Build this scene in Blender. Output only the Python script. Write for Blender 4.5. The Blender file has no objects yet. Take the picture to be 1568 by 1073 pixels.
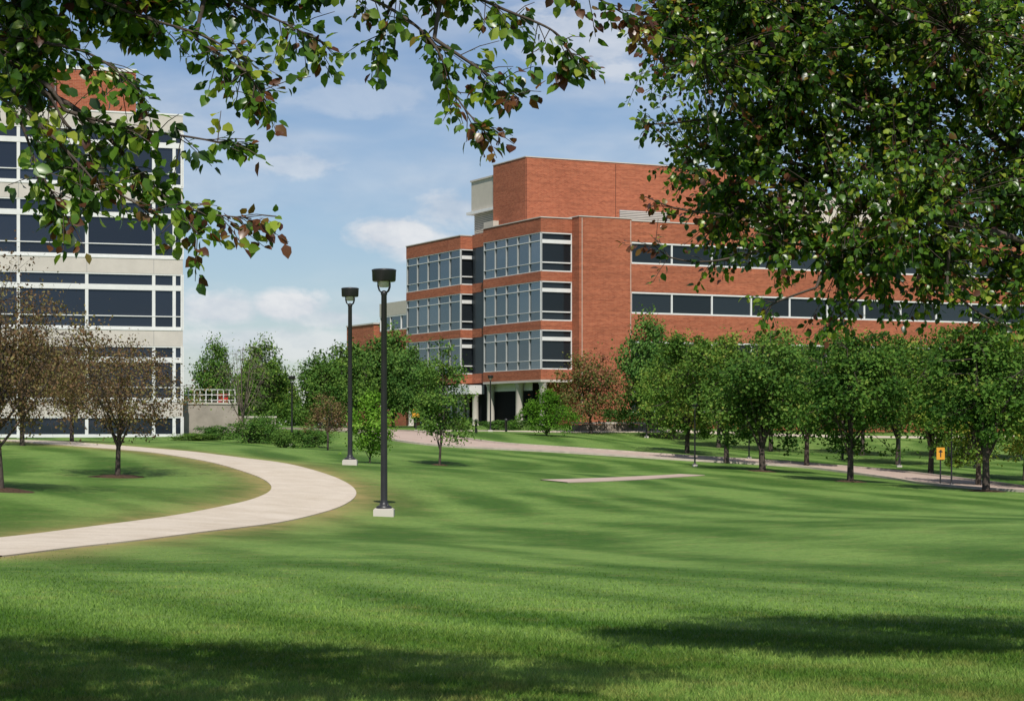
import bpy, math, random
import numpy as np
from mathutils import Vector
rng=np.random.default_rng(7)
E=3.0          # eye height in world z
F=3049.0; CX=784.0; HY=650.0
scene=bpy.context.scene
def W(px,py,D): return np.array([(px-CX)/F*D, D, E+(HY-py)/F*D])

# ---------------------------------------------------------------- terrain
cp=[]
def c(px,py,D): p=W(px,py,D); cp.append((p[0],p[1],p[2]-E))
def cz(x,y,z): cp.append((x,y,z))
for x in (-6,0,6): cz(x,2,-1.62)
for x in (-5,0,5): cz(x,13,-1.72)
cz(-7,25,-2.0);cz(0,25,-2.12);cz(7,25,-2.25)
cz(-12,42,-2.45);cz(-3,45,-2.62);cz(4,45,-2.72);cz(13,45,-2.6)
c(588,790,61);cz(6,61,-3.0);cz(18,61,-2.85)
c(538,710,85);c(5,750,60);c(180,730,74)
c(480,753,69);c(410,718,80);c(350,703,88);c(190,685,98);c(40,674,106);c(300,790,56)
c(1302,737,95);c(1510,753,88);c(1168,722,105);c(1112,708,116);c(850,712,105);c(950,735,85)
c(690,679,125);c(850,690,120);c(1000,700,117);c(1250,714,120);c(1480,742,104);c(673,713,100)
c(740,657,158);c(838,667,140);c(1000,676,145);c(960,653,163);c(1250,690,145);c(1500,690,150);c(1500,668,172);c(1200,662,168)
c(280,671,125);c(0,672,122);c(440,686,108);c(500,688,115);c(590,660,140);c(640,658,150);c(380,664,130)
cz(-60,60,-1.6);cz(-60,120,-.9);cz(70,60,-3);cz(70,110,-2.8);cz(70,170,-1)
cz(-60,-10,-1.5);cz(60,-10,-1.6);cz(0,-15,-1.6);cz(-30,200,-.3);cz(10,210,-.2);cz(60,230,-.2);cz(-60,230,-.3)
cp=np.array(cp)
def phi(a,b): return np.sqrt((a[:,None,0]-b[None,:,0])**2+(a[:,None,1]-b[None,:,1])**2+64.)
A=phi(cp,cp); n=len(cp)
Pm=np.c_[np.ones(n),cp[:,0],cp[:,1]]
M=np.block([[A-np.eye(n)*0.25,Pm],[Pm.T,np.zeros((3,3))]])
sol=np.linalg.solve(M,np.r_[cp[:,2],0,0,0]); wts,pl=sol[:n],sol[n:]
def terr(x,y):
    x=np.asarray(x,float);y=np.asarray(y,float);sh=x.shape
    xc=np.clip(x.ravel(),-65,75);yc=np.clip(y.ravel(),-18,235)
    q=np.c_[xc,yc]; out=np.empty(len(q))
    for i in range(0,len(q),20000):
        s=q[i:i+20000]; out[i:i+20000]=phi(s,cp)@wts+pl[0]+pl[1]*s[:,0]+pl[2]*s[:,1]
    out+=.03*np.sin(xc*.31+1)*np.sin(yc*.23)
    out+=.20*np.sin(xc*.16+yc*.10+.6)*np.exp(-((yc-52)/20.)**2)*np.clip((xc+2)/5,0,1)
    return (out+E).reshape(sh)
def tz(x,y): return float(terr(np.array([x]),np.array([y]))[0])
def ground_hit(px,py):
    D=np.arange(8,300,.25); z=E+(HY-py)/F*D; g=terr((px-CX)/F*D,D); d=z-g
    i=np.argmax(d<0)
    if d[i]>=0: i=len(D)-1
    t=d[i-1]/(d[i-1]-d[i]+1e-9); Dh=D[i-1]+.25*t
    return ((px-CX)/F*Dh,Dh)

# ---------------------------------------------------------------- mesh builder
class MB:
    def __init__(s): s.v=[];s.n=0;s.f=[]
    def add(s,v,f,mat=0,tint=0.5,smooth=False,uv=None):
        v=np.asarray(v,float).reshape(-1,3); f=np.asarray(f,np.int64)
        s.v.append(v); m=len(f)
        t=np.broadcast_to(np.asarray(tint,float),(m,)) 
        if uv is None: uv=np.zeros((m,f.shape[1],2))
        s.f.append((f+s.n,np.full(m,mat),t,np.full(m,smooth),np.asarray(uv,float))); s.n+=len(v)
    def mesh(s,name,mats,only=None):
        me=bpy.data.meshes.new(name)
        V=np.concatenate(s.v)
        fs=s.f if only is None else [g for g in s.f if g[1][0]==only]
        loops=np.concatenate([g[0].ravel() for g in fs])
        tot=np.concatenate([np.full(len(g[0]),g[0].shape[1]) for g in fs])
        if only is not None:
            u,inv=np.unique(loops,return_inverse=True); V=V[u]; loops=inv.ravel()
        st=np.r_[0,np.cumsum(tot)[:-1]]
        me.vertices.add(len(V)); me.vertices.foreach_set('co',V.astype(np.float32).ravel())
        me.loops.add(len(loops)); me.loops.foreach_set('vertex_index',loops.astype(np.int32))
        me.polygons.add(len(tot)); me.polygons.foreach_set('loop_start',st.astype(np.int32))
        me.polygons.foreach_set('loop_total',tot.astype(np.int32))
        if only is None: me.polygons.foreach_set('material_index',np.concatenate([g[1] for g in fs]).astype(np.int32))
        me.polygons.foreach_set('use_smooth',np.concatenate([g[3] for g in fs]))
        a=me.attributes.new('tint','FLOAT','FACE'); a.data.foreach_set('value',np.concatenate([g[2] for g in fs]).astype(np.float32))
        ul=me.uv_layers.new(name='UVMap'); ul.data.foreach_set('uv',np.concatenate([g[4].reshape(-1) for g in fs]).astype(np.float32))
        me.update(calc_edges=True)
        for m in (mats if only is None else [mats[only]]): me.materials.append(m)
        return me
def link(me,name,loc=(0,0,0),rot=0,scale=(1,1,1)):
    o=bpy.data.objects.new(name,me); o.location=loc; o.rotation_euler=(0,0,rot); o.scale=scale
    scene.collection.objects.link(o); return o
def group(name,B,mats,partnames):
    e=bpy.data.objects.new(name,None); scene.collection.objects.link(e)
    used=sorted(set(int(g[1][0]) for g in B.f))
    for i in used:
        me=B.mesh(name+'_'+partnames[i],mats,only=i); o=link(me,partnames[i]); o.parent=e
    return e
def tube(B,pts,rad,k=6,mat=0,tint=.5,cap=False):
    pts=np.asarray(pts,float); n=len(pts); rad=np.broadcast_to(rad,(n,))
    T=np.gradient(pts,axis=0); T/=np.linalg.norm(T,axis=1)[:,None]+1e-9
    ref=np.array([1,0,0.]) if abs(T[0,0])<.8 else np.array([0,1,0.])
    X=np.cross(T,ref);X/=np.linalg.norm(X,axis=1)[:,None]+1e-9;Y=np.cross(T,X)
    a=np.arange(k)*2*np.pi/k
    v=pts[:,None]+rad[:,None,None]*(np.cos(a)[None,:,None]*X[:,None]+np.sin(a)[None,:,None]*Y[:,None])
    i=np.arange(n-1)[:,None]*k; j=np.arange(k)[None]; j2=(j+1)%k
    f=np.stack([i+j,i+j2,i+k+j2,i+k+j],-1).reshape(-1,4)
    B.add(v.reshape(-1,3),f,mat,tint,True)
    if cap:
        B.add(v[-1],np.arange(k)[None],mat,tint); B.add(v[0],np.arange(k)[None],mat,tint)
def lathe(B,prof,k,mat,cx=0,cy=0,smooth=True):
    a=np.arange(k)*2*np.pi/k
    v=np.array([[cx+r*np.cos(t),cy+r*np.sin(t),z] for r,z in prof for t in a])
    n=len(prof); i=np.arange(n-1)[:,None]*k; j=np.arange(k)[None]; j2=(j+1)%k
    B.add(v,np.stack([i+j,i+j2,i+k+j2,i+k+j],-1).reshape(-1,4),mat,.5,smooth)
def obox(B,p0,dv,nv,s0,s1,d0,d1,z0,z1,mat=0,tint=.5):
    p0=np.array(p0[:2]);v=[];loc=[]
    for z in (z0,z1):
        for s,d in ((s0,d0),(s1,d0),(s1,d1),(s0,d1)):
            q=p0+dv*s+nv*d; v.append((q[0],q[1],z+E)); loc.append((s,d,z))
    f=[(0,1,2,3),(4,5,6,7),(0,1,5,4),(3,2,6,7),(1,2,6,5),(0,3,7,4)]
    uv=[]
    for k,q in enumerate(f):
        if k<2: uv.append([(loc[i][0],loc[i][1]) for i in q])
        elif k<4: uv.append([(loc[i][0],loc[i][2]) for i in q])
        else: uv.append([(loc[i][1],loc[i][2]) for i in q])
    B.add(v,f,mat,tint,False,uv)
BIG=np.array([(0,0,0),(.3,.28,.07),(.26,.65,.05),(0,1,-.1),(-.26,.65,.05),(-.3,.28,.07),(0,.3,0),(0,.65,-.02)])
BIG[:,0]*=1.15
def leaves(B,pos,ax,nr,size,mat,tint,big=False,wid=.33):
    N=len(pos)
    if N==0:return
    y=ax/(np.linalg.norm(ax,axis=1)[:,None]+1e-9)
    z=nr-(nr*y).sum(1)[:,None]*y; z/=np.linalg.norm(z,axis=1)[:,None]+1e-9
    x=np.cross(y,z)
    T=BIG if big else np.array([(0,0,0),(wid,.5,.1),(0,1,0),(-wid,.5,.1)])
    v=pos[:,None]+size[:,None,None]*(T[None,:,0:1]*x[:,None]+T[None,:,1:2]*y[:,None]+T[None,:,2:3]*z[:,None])
    k=len(T); o=np.arange(N)[:,None,None]*k
    v=v.reshape(-1,3)
    if big:
        tri=np.array([(0,1,6),(0,6,5),(7,2,3),(7,3,4)]); quad=np.array([(6,1,2,7),(5,6,7,4)])
        B.add(v,(o+tri[None]).reshape(-1,3),mat,np.repeat(tint,4),True)
        B.add(np.zeros((0,3)),(o+quad[None]).reshape(-1,4)-N*k,mat,np.repeat(tint,2),True)
    else:
        tri=np.array([(0,1,2),(0,2,3)])
        B.add(v,(o+tri[None]).reshape(-1,3),mat,np.repeat(tint,2))

# ---------------------------------------------------------------- materials
def newmat(name):
    m=bpy.data.materials.new(name); m.use_nodes=True; nt=m.node_tree; nt.nodes.clear()
    return m,nt
class NT:
    def __init__(s,nt): s.nt=nt
    def n(s,t,**k):
        x=s.nt.nodes.new(t)
        for a,b in k.items(): setattr(x,a,b)
        return x
    def l(s,a,b): s.nt.links.new(a,b)
    def val(s,sock,v):
        if hasattr(v,'is_linked') : s.l(v,sock)
        else: sock.default_value=v
    def math(s,op,a,b=0.,c=None,clamp=False):
        x=s.n('ShaderNodeMath',operation=op); x.use_clamp=clamp
        s.val(x.inputs[0],a); s.val(x.inputs[1],b)
        if c is not None: s.val(x.inputs[2],c)
        return x.outputs[0]
    def mix(s,fac,a,b,mode='MIX'):
        x=s.n('ShaderNodeMix',data_type='RGBA',blend_type=mode)
        s.val(x.inputs[0],fac); s.val(x.inputs[6],a); s.val(x.inputs[7],b); return x.outputs[2]
    def noise(s,vec,scale,detail=3,rough=.5,dist=0):
        x=s.n('ShaderNodeTexNoise'); 
        if vec is not None: s.l(vec,x.inputs['Vector'])
        x.inputs['Scale'].default_value=scale;x.inputs['Detail'].default_value=detail;x.inputs['Roughness'].default_value=rough;x.inputs['Distortion'].default_value=dist
        return x.outputs[0]
    def ramp(s,fac,stops,interp='LINEAR'):
        x=s.n('ShaderNodeValToRGB'); x.color_ramp.interpolation=interp; e=x.color_ramp.elements
        while len(e)<len(stops): e.new(.5)
        for i,(p,cl) in enumerate(stops):
            e[i].position=p; e[i].color=cl if len(cl)==4 else (*cl,1)
        s.val(x.inputs[0],fac); return x.outputs[0]
    def mapping(s,vec,scale=(1,1,1),rot=(0,0,0)):
        x=s.n('ShaderNodeMapping'); s.l(vec,x.inputs[0]); x.inputs['Scale'].default_value=scale; x.inputs['Rotation'].default_value=rot; return x.outputs[0]
    def out(s,sh):
        o=s.n('ShaderNodeOutputMaterial'); s.l(sh,o.inputs[0])
    def prin(s,col,rough=.6,spec=.3,metal=0,bump=None,bs=.3,bd=.02):
        p=s.n('ShaderNodeBsdfPrincipled'); s.val(p.inputs['Base Color'],col); s.val(p.inputs['Roughness'],rough)
        p.inputs['Specular IOR Level'].default_value=spec; p.inputs['Metallic'].default_value=metal
        if bump is not None:
            b=s.n('ShaderNodeBump'); b.inputs['Strength'].default_value=bs; b.inputs['Distance'].default_value=bd
            s.l(bump,b.inputs['Height']); s.l(b.outputs[0],p.inputs['Normal'])
        return p.outputs[0]
def pos(N): return N.n('ShaderNodeNewGeometry').outputs['Position']
def attr(N,nm): return N.n('ShaderNodeAttribute',attribute_name=nm).outputs['Fac']
def simple(name,col,rough=.6,spec=.3,metal=0,var=.15,sc=2.,bs=.1):
    m,nt=newmat(name);N=NT(nt);nz=N.noise(pos(N),sc,4,.6)
    a=tuple(x*(1-var) for x in col)+(1,);b=tuple(min(1,x*(1+var)) for x in col)+(1,)
    N.out(N.prin(N.ramp(nz,[(.3,a),(.7,b)]),rough,spec,metal,bump=nz if bs else None,bs=bs)); return m
def leafmat(name,stops,trans=.3,rough=.45,spec=.35,tb=1.5,vary=False):
    m,nt=newmat(name);N=NT(nt)
    col=N.ramp(attr(N,'tint'),stops)
    if vary:
        rnd=N.n('ShaderNodeObjectInfo').outputs['Random']
        col=N.mix(1.,col,N.ramp(rnd,[(0,(.68,.80,.78)),(.35,(1.02,.95,.85)),(.7,(.82,.88,.95)),(1,(1.28,1.12,.95))]),'MULTIPLY')
    if spec>0: p=N.prin(col,rough,spec)
    else:
        q=N.n('ShaderNodeBsdfDiffuse');N.l(col,q.inputs[0]);p=q.outputs[0]
    t=N.n('ShaderNodeBsdfTranslucent'); N.l(N.mix(1.,col,(tb*1.1,tb,tb*.5,1),'MULTIPLY'),t.inputs[0])
    x=N.n('ShaderNodeMixShader');x.inputs[0].default_value=trans;N.l(p,x.inputs[1]);N.l(t.outputs[0],x.inputs[2]);N.out(x.outputs[0]);return m
m_leafN=leafmat('pear_leaf',[(0,(.016,.042,.008)),(.3,(.036,.092,.012)),(.6,(.095,.195,.018)),(.86,(.27,.34,.04)),(.93,(.14,.055,.022)),(1,(.07,.025,.018))],.40,.33,.5,1.9)
m_leafP=leafmat('pear_foliage',[(0,(.030,.074,.018)),(.4,(.080,.162,.030)),(.75,(.155,.26,.048)),(1,(.28,.31,.07))],.25,.6,0,1.5,True)
m_leafC=leafmat('crabapple_foliage',[(0,(.08,.055,.035)),(.4,(.18,.11,.06)),(.7,(.16,.155,.055)),(1,(.26,.22,.10))],.25,.6,0)
m_leafD=leafmat('green_foliage',[(0,(.035,.09,.022)),(.5,(.09,.185,.04)),(1,(.19,.30,.065))],.25,.65,0,1.5,True)
m_leafL=leafmat('light_foliage',[(0,(.06,.15,.015)),(.5,(.13,.27,.03)),(1,(.22,.37,.06))],.3,.6,0)
m_leafR=leafmat('reddish_foliage',[(0,(.07,.10,.03)),(.5,(.14,.16,.045)),(.8,(.26,.12,.07)),(1,(.32,.12,.09))],.25,.6,0)
m_bark=simple('bark',(.075,.06,.05),.9,.1,0,.35,9,.6)
m_barkl=simple('light_bark',(.14,.115,.09),.9,.1,0,.35,9,.6)

# brick
def brick():
    m,nt=newmat('red_brick');N=NT(nt)
    uv=N.n('ShaderNodeTexCoord').outputs['UV']
    b=N.n('ShaderNodeTexBrick'); N.l(uv,b.inputs['Vector'])
    b.inputs['Color1'].default_value=(.42,.128,.065,1);b.inputs['Color2'].default_value=(.29,.078,.040,1);b.inputs['Mortar'].default_value=(.40,.22,.14,1)
    b.inputs['Scale'].default_value=1;b.inputs['Brick Width'].default_value=.3;b.inputs['Row Height'].default_value=.1;b.inputs['Mortar Size'].default_value=.008
    P=pos(N)
    n1=N.noise(N.mapping(P,(.25,.25,5)),1,4,.7); n2=N.noise(P,.12,3)
    c1=N.mix(1.,b.outputs[0],N.ramp(n1,[(.3,(.76,.76,.76)),(.7,(1.15,1.13,1.11))]),'MULTIPLY')
    c2=N.mix(1.,c1,N.ramp(n2,[(.3,(.88,.87,.87)),(.7,(1.08,1.08,1.08))]),'MULTIPLY')
    N.out(N.prin(c2,.85,.15,bump=b.outputs[1],bs=.2));return m
m_brick=brick()
def glass(name,dark,refl,f,fm=1.):
    m,nt=newmat(name);N=NT(nt)
    t=attr(N,'tint'); nz=N.noise(pos(N),.6,2)
    base=N.mix(t,dark,tuple(x*2.6 for x in dark[:3])+(1,))
    d=N.prin(base,.4,.2)
    g=N.n('ShaderNodeBsdfGlossy');g.inputs['Roughness'].default_value=.03
    N.l(N.mix(t,tuple(x*.7 for x in refl[:3])+(1,),refl),g.inputs[0])
    b=N.n('ShaderNodeBump');b.inputs['Strength'].default_value=.12;b.inputs['Distance'].default_value=.05;N.l(nz,b.inputs['Height']);N.l(b.outputs[0],g.inputs['Normal'])
    fr=N.n('ShaderNodeFresnel');fr.inputs[0].default_value=1.45
    x=N.n('ShaderNodeMixShader');N.l(N.math('MULTIPLY_ADD',fr.outputs[0],fm,f,clamp=True),x.inputs[0]);N.l(d,x.inputs[1]);N.l(g.outputs[0],x.inputs[2]);N.out(x.outputs[0]);return m
m_glass=glass('window_glass',(.009,.012,.015,1),(.44,.54,.60,1),.04,.36)
m_glassd=glass('dark_window_glass',(.008,.011,.017,1),(.50,.62,.85,1),.035,.8)
m_white=simple('white_frame',(.66,.66,.64),.5,.3,0,.05,2,0)
m_mull=simple('grey_mullion',(.34,.35,.34),.5,.3,0,.05,2,0)
m_conc=simple('precast_concrete',(.51,.47,.42),.8,.2,0,.08,.9)
m_beige=simple('beige_panel',(.50,.46,.39),.7,.2,0,.05,2,0)
m_wall=simple('terrace_concrete',(.33,.29,.245),.85,.15,0,.18,1.2)
m_grey=simple('grey_metal',(.25,.25,.25),.5,.3,0,.1,2,0)
m_black=simple('black_paint',(.022,.022,.024),.4,.4,0,.2,2,0)
m_lens=simple('frosted_lens',(.55,.56,.55),.3,.4,0,.05,2,0)
m_dark=simple('dark_interior',(.01,.01,.012),.8,.1,0,.1,2,0)
m_yel=simple('yellow_sign_face',(.62,.30,.03),.5,.3,0,.03,2,0)
m_stone=simple('retaining_stone',(.26,.22,.18),.9,.1,0,.35,2.2,.6)
m_mulch=simple('mulch',(.07,.045,.03),1,.05,0,.5,14,1)
m_red=simple('red_plastic',(.5,.04,.03),.5)

# grass
def grass_color(N,P,full=True):
    sp=N.n('ShaderNodeSeparateXYZ');N.l(P,sp.inputs[0]);x,y=sp.outputs[0],sp.outputs[1]
    w=N.noise(P,.04,1)
    ex=N.math('EXPONENT',N.math('DIVIDE',y,-20.))
    g=N.math('SUBTRACT',N.math('MULTIPLY',y,.30),N.math('MULTIPLY',ex,22.))
    s=N.math('ADD',N.math('ADD',x,g),N.math('MULTIPLY',w,16.))
    st=N.math('SINE',N.math('MULTIPLY',s,2*math.pi/3.9))
    s2=N.math('ADD',y,N.math('ADD',N.math('MULTIPLY',x,-.35),N.math('MULTIPLY',w,26.)))
    st2=N.math('SINE',N.math('MULTIPLY',s2,2*math.pi/17.))  # broad near-horizontal bands: shading of lawn undulations painted into the grass colour
    amp=N.ramp(N.noise(P,.07,1),[(.35,(.25,.25,.25)),(.65,(.95,.95,.95))])
    st=N.math('ADD',N.math('MULTIPLY',st,amp),N.math('MULTIPLY',st2,.5))
    n1=N.noise(P,.35,4,.65)
    st=N.math('ADD',st,N.math('MULTIPLY',N.math('SUBTRACT',n1,.5),2.2))
    f=N.ramp(N.math('MULTIPLY_ADD',st,.5,.5),[(.02,(0,0,0)),(.95,(1,1,1))],'EASE')
    col=N.mix(f,(.050,.116,.018,1),(.132,.228,.054,1))
    col=N.mix(1.,col,N.ramp(n1,[(.3,(.86,.90,.84)),(.7,(1.15,1.08,1.06))]),'MULTIPLY')
    n3=None
    if full:
        n2=N.noise(P,5.,3,.7); n3=N.noise(P,28.,2,.7)
        col=N.mix(1.,col,N.ramp(n2,[(.3,(.78,.80,.76)),(.7,(1.22,1.18,1.2))]),'MULTIPLY')
        col=N.mix(1.,col,N.ramp(n3,[(.3,(.66,.7,.64)),(.7,(1.32,1.28,1.28))]),'MULTIPLY')
    dry=N.ramp(N.noise(P,1.3,4,.75),[(.53,(0,0,0)),(.78,(.42,.42,.42))])
    near=N.math('MULTIPLY',N.math('SUBTRACT',19.,y),.14,clamp=True)
    dr2=N.math('MULTIPLY',near,N.ramp(N.noise(P,2.6,4,.8),[(.43,(0,0,0)),(.70,(.6,.6,.6))]))
    return N.mix(N.math('MAXIMUM',dry,dr2),col,(.25,.205,.08,1)),n3
mg,nt=newmat('mown_grass');N=NT(nt);P=pos(N);col,n3=grass_color(N,P)
dn=N.math('MULTIPLY',attr(N,'dry'),N.ramp(N.noise(P,.9,5,.75),[(.3,(.25,.25,.25)),(.62,(1,1,1))]),clamp=True)
col=N.mix(dn,col,(.33,.25,.10,1))
N.out(N.prin(col,.8,.12,bump=n3,bs=.8,bd=.04))
mb,nt=newmat('grass_blade');N=NT(nt);P=pos(N);col,n3=grass_color(N,P,False)
col=N.mix(1.,col,N.ramp(attr(N,'tint'),[(0,(1.05,1.1,.95)),(.8,(1.8,1.7,1.6)),(1,(2.5,2.,2.))]),'MULTIPLY')
p=N.n('ShaderNodeBsdfDiffuse');N.l(col,p.inputs[0]);t=N.n('ShaderNodeBsdfTranslucent');N.l(col,t.inputs[0]);x=N.n('ShaderNodeMixShader');x.inputs[0].default_value=.35
N.l(p.outputs[0],x.inputs[1]);N.l(t.outputs[0],x.inputs[2]);N.out(x.outputs[0])
# concrete path
def pathmat(name,a,b,joint):
    m,nt=newmat(name);N=NT(nt);P=pos(N)
    uv=N.n('ShaderNodeTexCoord').outputs['UV'];sp=N.n('ShaderNodeSeparateXYZ');N.l(uv,sp.inputs[0])
    j=N.math('LESS_THAN',N.math('FRACT',N.math('DIVIDE',sp.outputs[1],joint)),.03/joint*1.2)
    col=N.ramp(N.noise(P,.8,6,.7),[(.3,a),(.7,b)])
    col=N.mix(1.,col,N.ramp(N.noise(P,18,4,.7),[(.3,(.88,.88,.88)),(.7,(1.08,1.08,1.08))]),'MULTIPLY')
    col=N.mix(N.math('MULTIPLY',j,.45),col,(.12,.10,.08,1))
    N.out(N.prin(col,.85,.15,bump=N.noise(P,40,2),bs=.2));return m
m_path=pathmat('concrete_path',(.46,.39,.30),(.57,.50,.41),3.)
m_road=pathmat('concrete_road',(.38,.29,.24),(.46,.36,.30),6.)
m_kerb=simple('kerb_concrete',(.44,.38,.32),.8,.2)

# ---------------------------------------------------------------- paths and terrain
def catmull(p,m=14):
    p=np.asarray(p,float);q=np.vstack([2*p[0]-p[1],p,2*p[-1]-p[-2]]);o=[]
    for i in range(1,len(q)-2):
        for t in np.linspace(0,1,m,endpoint=False):
            o.append(.5*((2*q[i])+(-q[i-1]+q[i+1])*t+(2*q[i-1]-5*q[i]+4*q[i+1]-q[i+2])*t*t+(-q[i-1]+3*q[i]-3*q[i+1]+q[i+2])*t**3))
    o.append(p[-1]);return np.array(o)
def smooth(p,k):
    for _ in range(k): p=np.vstack([p[:1],(p[:-2]+2*p[1:-1]+p[2:])/4,p[-1:]])
    return p
def ribbon(name,ctr,width,mat,zoff,kerb=0,m=6):
    T=np.gradient(ctr,axis=0);T/=np.linalg.norm(T,axis=1)[:,None];Nn=np.c_[-T[:,1],T[:,0]]
    L=np.r_[0,np.cumsum(np.linalg.norm(np.diff(ctr,axis=0),axis=1))]
    off=np.linspace(-width/2,width/2,m+1);B=MB()
    P2=ctr[:,None]+off[None,:,None]*Nn[:,None];z=terr(P2[...,0],P2[...,1])+zoff
    V=np.concatenate([P2,z[...,None]],-1);n=len(ctr);k=m+1
    V=np.concatenate([V[:,:1]-[0,0,.2],V,V[:,-1:]-[0,0,.2]],1);k+=2
    i=np.arange(n-1)[:,None]*k;j=np.arange(k-1)[None]
    f=np.stack([i+j,i+j+1,i+k+j+1,i+k+j],-1).reshape(-1,4)
    oo=np.r_[off[0],off,off[-1]];UV=np.stack(np.broadcast_arrays(oo[None,:],L[:,None]),-1).reshape(-1,2)
    B.add(V.reshape(-1,3),f,0,.5,False,UV[f])
    o=link(B.mesh(name,[mat]),name)
    if kerb:
        for sgn in (-1,1):
            Bk=MB();a=ctr+Nn*sgn*(width/2+.002);b=ctr+Nn*sgn*(width/2+.17)
            za=terr(a[:,0],a[:,1]);zb=terr(b[:,0],b[:,1])
            Q=np.stack([np.c_[a,za-.1],np.c_[a,za+kerb],np.c_[b,zb+kerb],np.c_[b,zb-.1]],1);k=4
            i=np.arange(n-1)[:,None]*k;j=np.arange(3)[None]
            Bk.add(Q.reshape(-1,3),np.stack([i+j,i+j+1,i+k+j+1,i+k+j],-1).reshape(-1,4),0)
            link(Bk.mesh('kerb',[m_kerb]),'kerb')
    return o
def hits(l): return np.array([ground_hit(a,b) for a,b in l])
pc=hits([(-120,850),(0,837),(150,821),(300,802),(400,785),(458,769),(481,752),(464,735),(420,719),(350,704),(270,693),(190,686),(100,679),(40,675)])
pc=np.vstack([pc,pc[-1]+[-6,1.5],pc[-1]+[-20,2]])
pc=smooth(catmull(pc,12),6)
ribbon('footpath',pc,2.95,m_path,.03)
rc=hits([(598,662),(650,672),(720,681),(800,686),(900,692),(1000,699),(1100,705),(1200,711),(1290,718),(1380,729),(1480,742),(1570,752)])
rc=np.vstack([rc[0]+[-8,12],rc,rc[-1]+[15,-8]])
rc=smooth(catmull(rc,12),30)
ribbon('road',rc,5.6,m_road,.02,.12,10)
sc=hits([(848,737),(900,735.5),(960,733),(1010,730),(1060,727)]);sc=smooth(catmull(sc,8),4)
ribbon('sidewalk',sc,1.3,m_road,.03)
fc=np.array([(-6.,143),(-3,150),(3,153.5),(12,158),(30,166),(60,181)],float);ribbon('sidewalk',smooth(catmull(fc,10),10),3.,m_path,.03)

def axis(lo,hi,step,far):
    a=np.arange(lo,hi+1e-6,step);g=[];s=step;x=hi
    while x<far: s*=1.35;x+=s;g.append(x)
    h=[];s=step;x=lo
    while x>-far: s*=1.35;x-=s;h.append(x)
    return np.r_[h[::-1],a,g]
xs=axis(-50,62,.6,3000);ys=axis(-4,190,.6,3000)
X,Y=np.meshgrid(xs,ys);Z=terr(X,Y)
nx,ny=len(xs),len(ys)
B=MB();i=np.arange(ny-1)[:,None]*nx;j=np.arange(nx-1)[None]
B.add(np.stack([X,Y,Z],-1).reshape(-1,3),np.stack([i+j,i+j+1,i+nx+j+1,i+nx+j],-1).reshape(-1,4),0,.5,True)
me=B.mesh('lawn',[mg])
q=np.c_[X.ravel(),Y.ravel()];dist=np.full(len(q),99.)
for p in pc[::2]: dist=np.minimum(dist,np.hypot(q[:,0]-p[0],q[:,1]-p[1]))
dry=np.exp(-np.clip(dist-1.55,0,99)/.9)
da=me.attributes.new('dry','FLOAT','POINT');da.data.foreach_set('value',dry.astype(np.float32))
link(me,'lawn')

# grass blades in the foreground, thinning out with distance
Nb=260000
u=rng.random(Nb);D=1/(1/11.5-u*(1/11.5-1/48.))
keep=rng.random(Nb)<np.clip((46-D)/30,0,1)**1.5;D=D[keep];Nb=len(D)
xx=(rng.random(Nb)*2-1)*(D*.257+.8)
h=rng.uniform(.02,.045,Nb)*np.clip((50-D)/28,.3,1);wd=.0042*(D/13)**.8;az=rng.random(Nb)*6.28
lean=rng.normal(0,.022,(Nb,2));zz=terr(xx,D)
b0=np.stack([xx-np.cos(az)*wd,D-np.sin(az)*wd,zz-.005],-1);b1=np.stack([xx+np.cos(az)*wd,D+np.sin(az)*wd,zz-.005],-1)
b2=np.stack([xx+lean[:,0],D+lean[:,1],zz+h],-1)
B=MB();B.add(np.stack([b0,b1,b2],1).reshape(-1,3),np.arange(Nb*3).reshape(-1,3),0,rng.random(Nb))
link(B.mesh('grass',[mb]),'grass')

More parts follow.
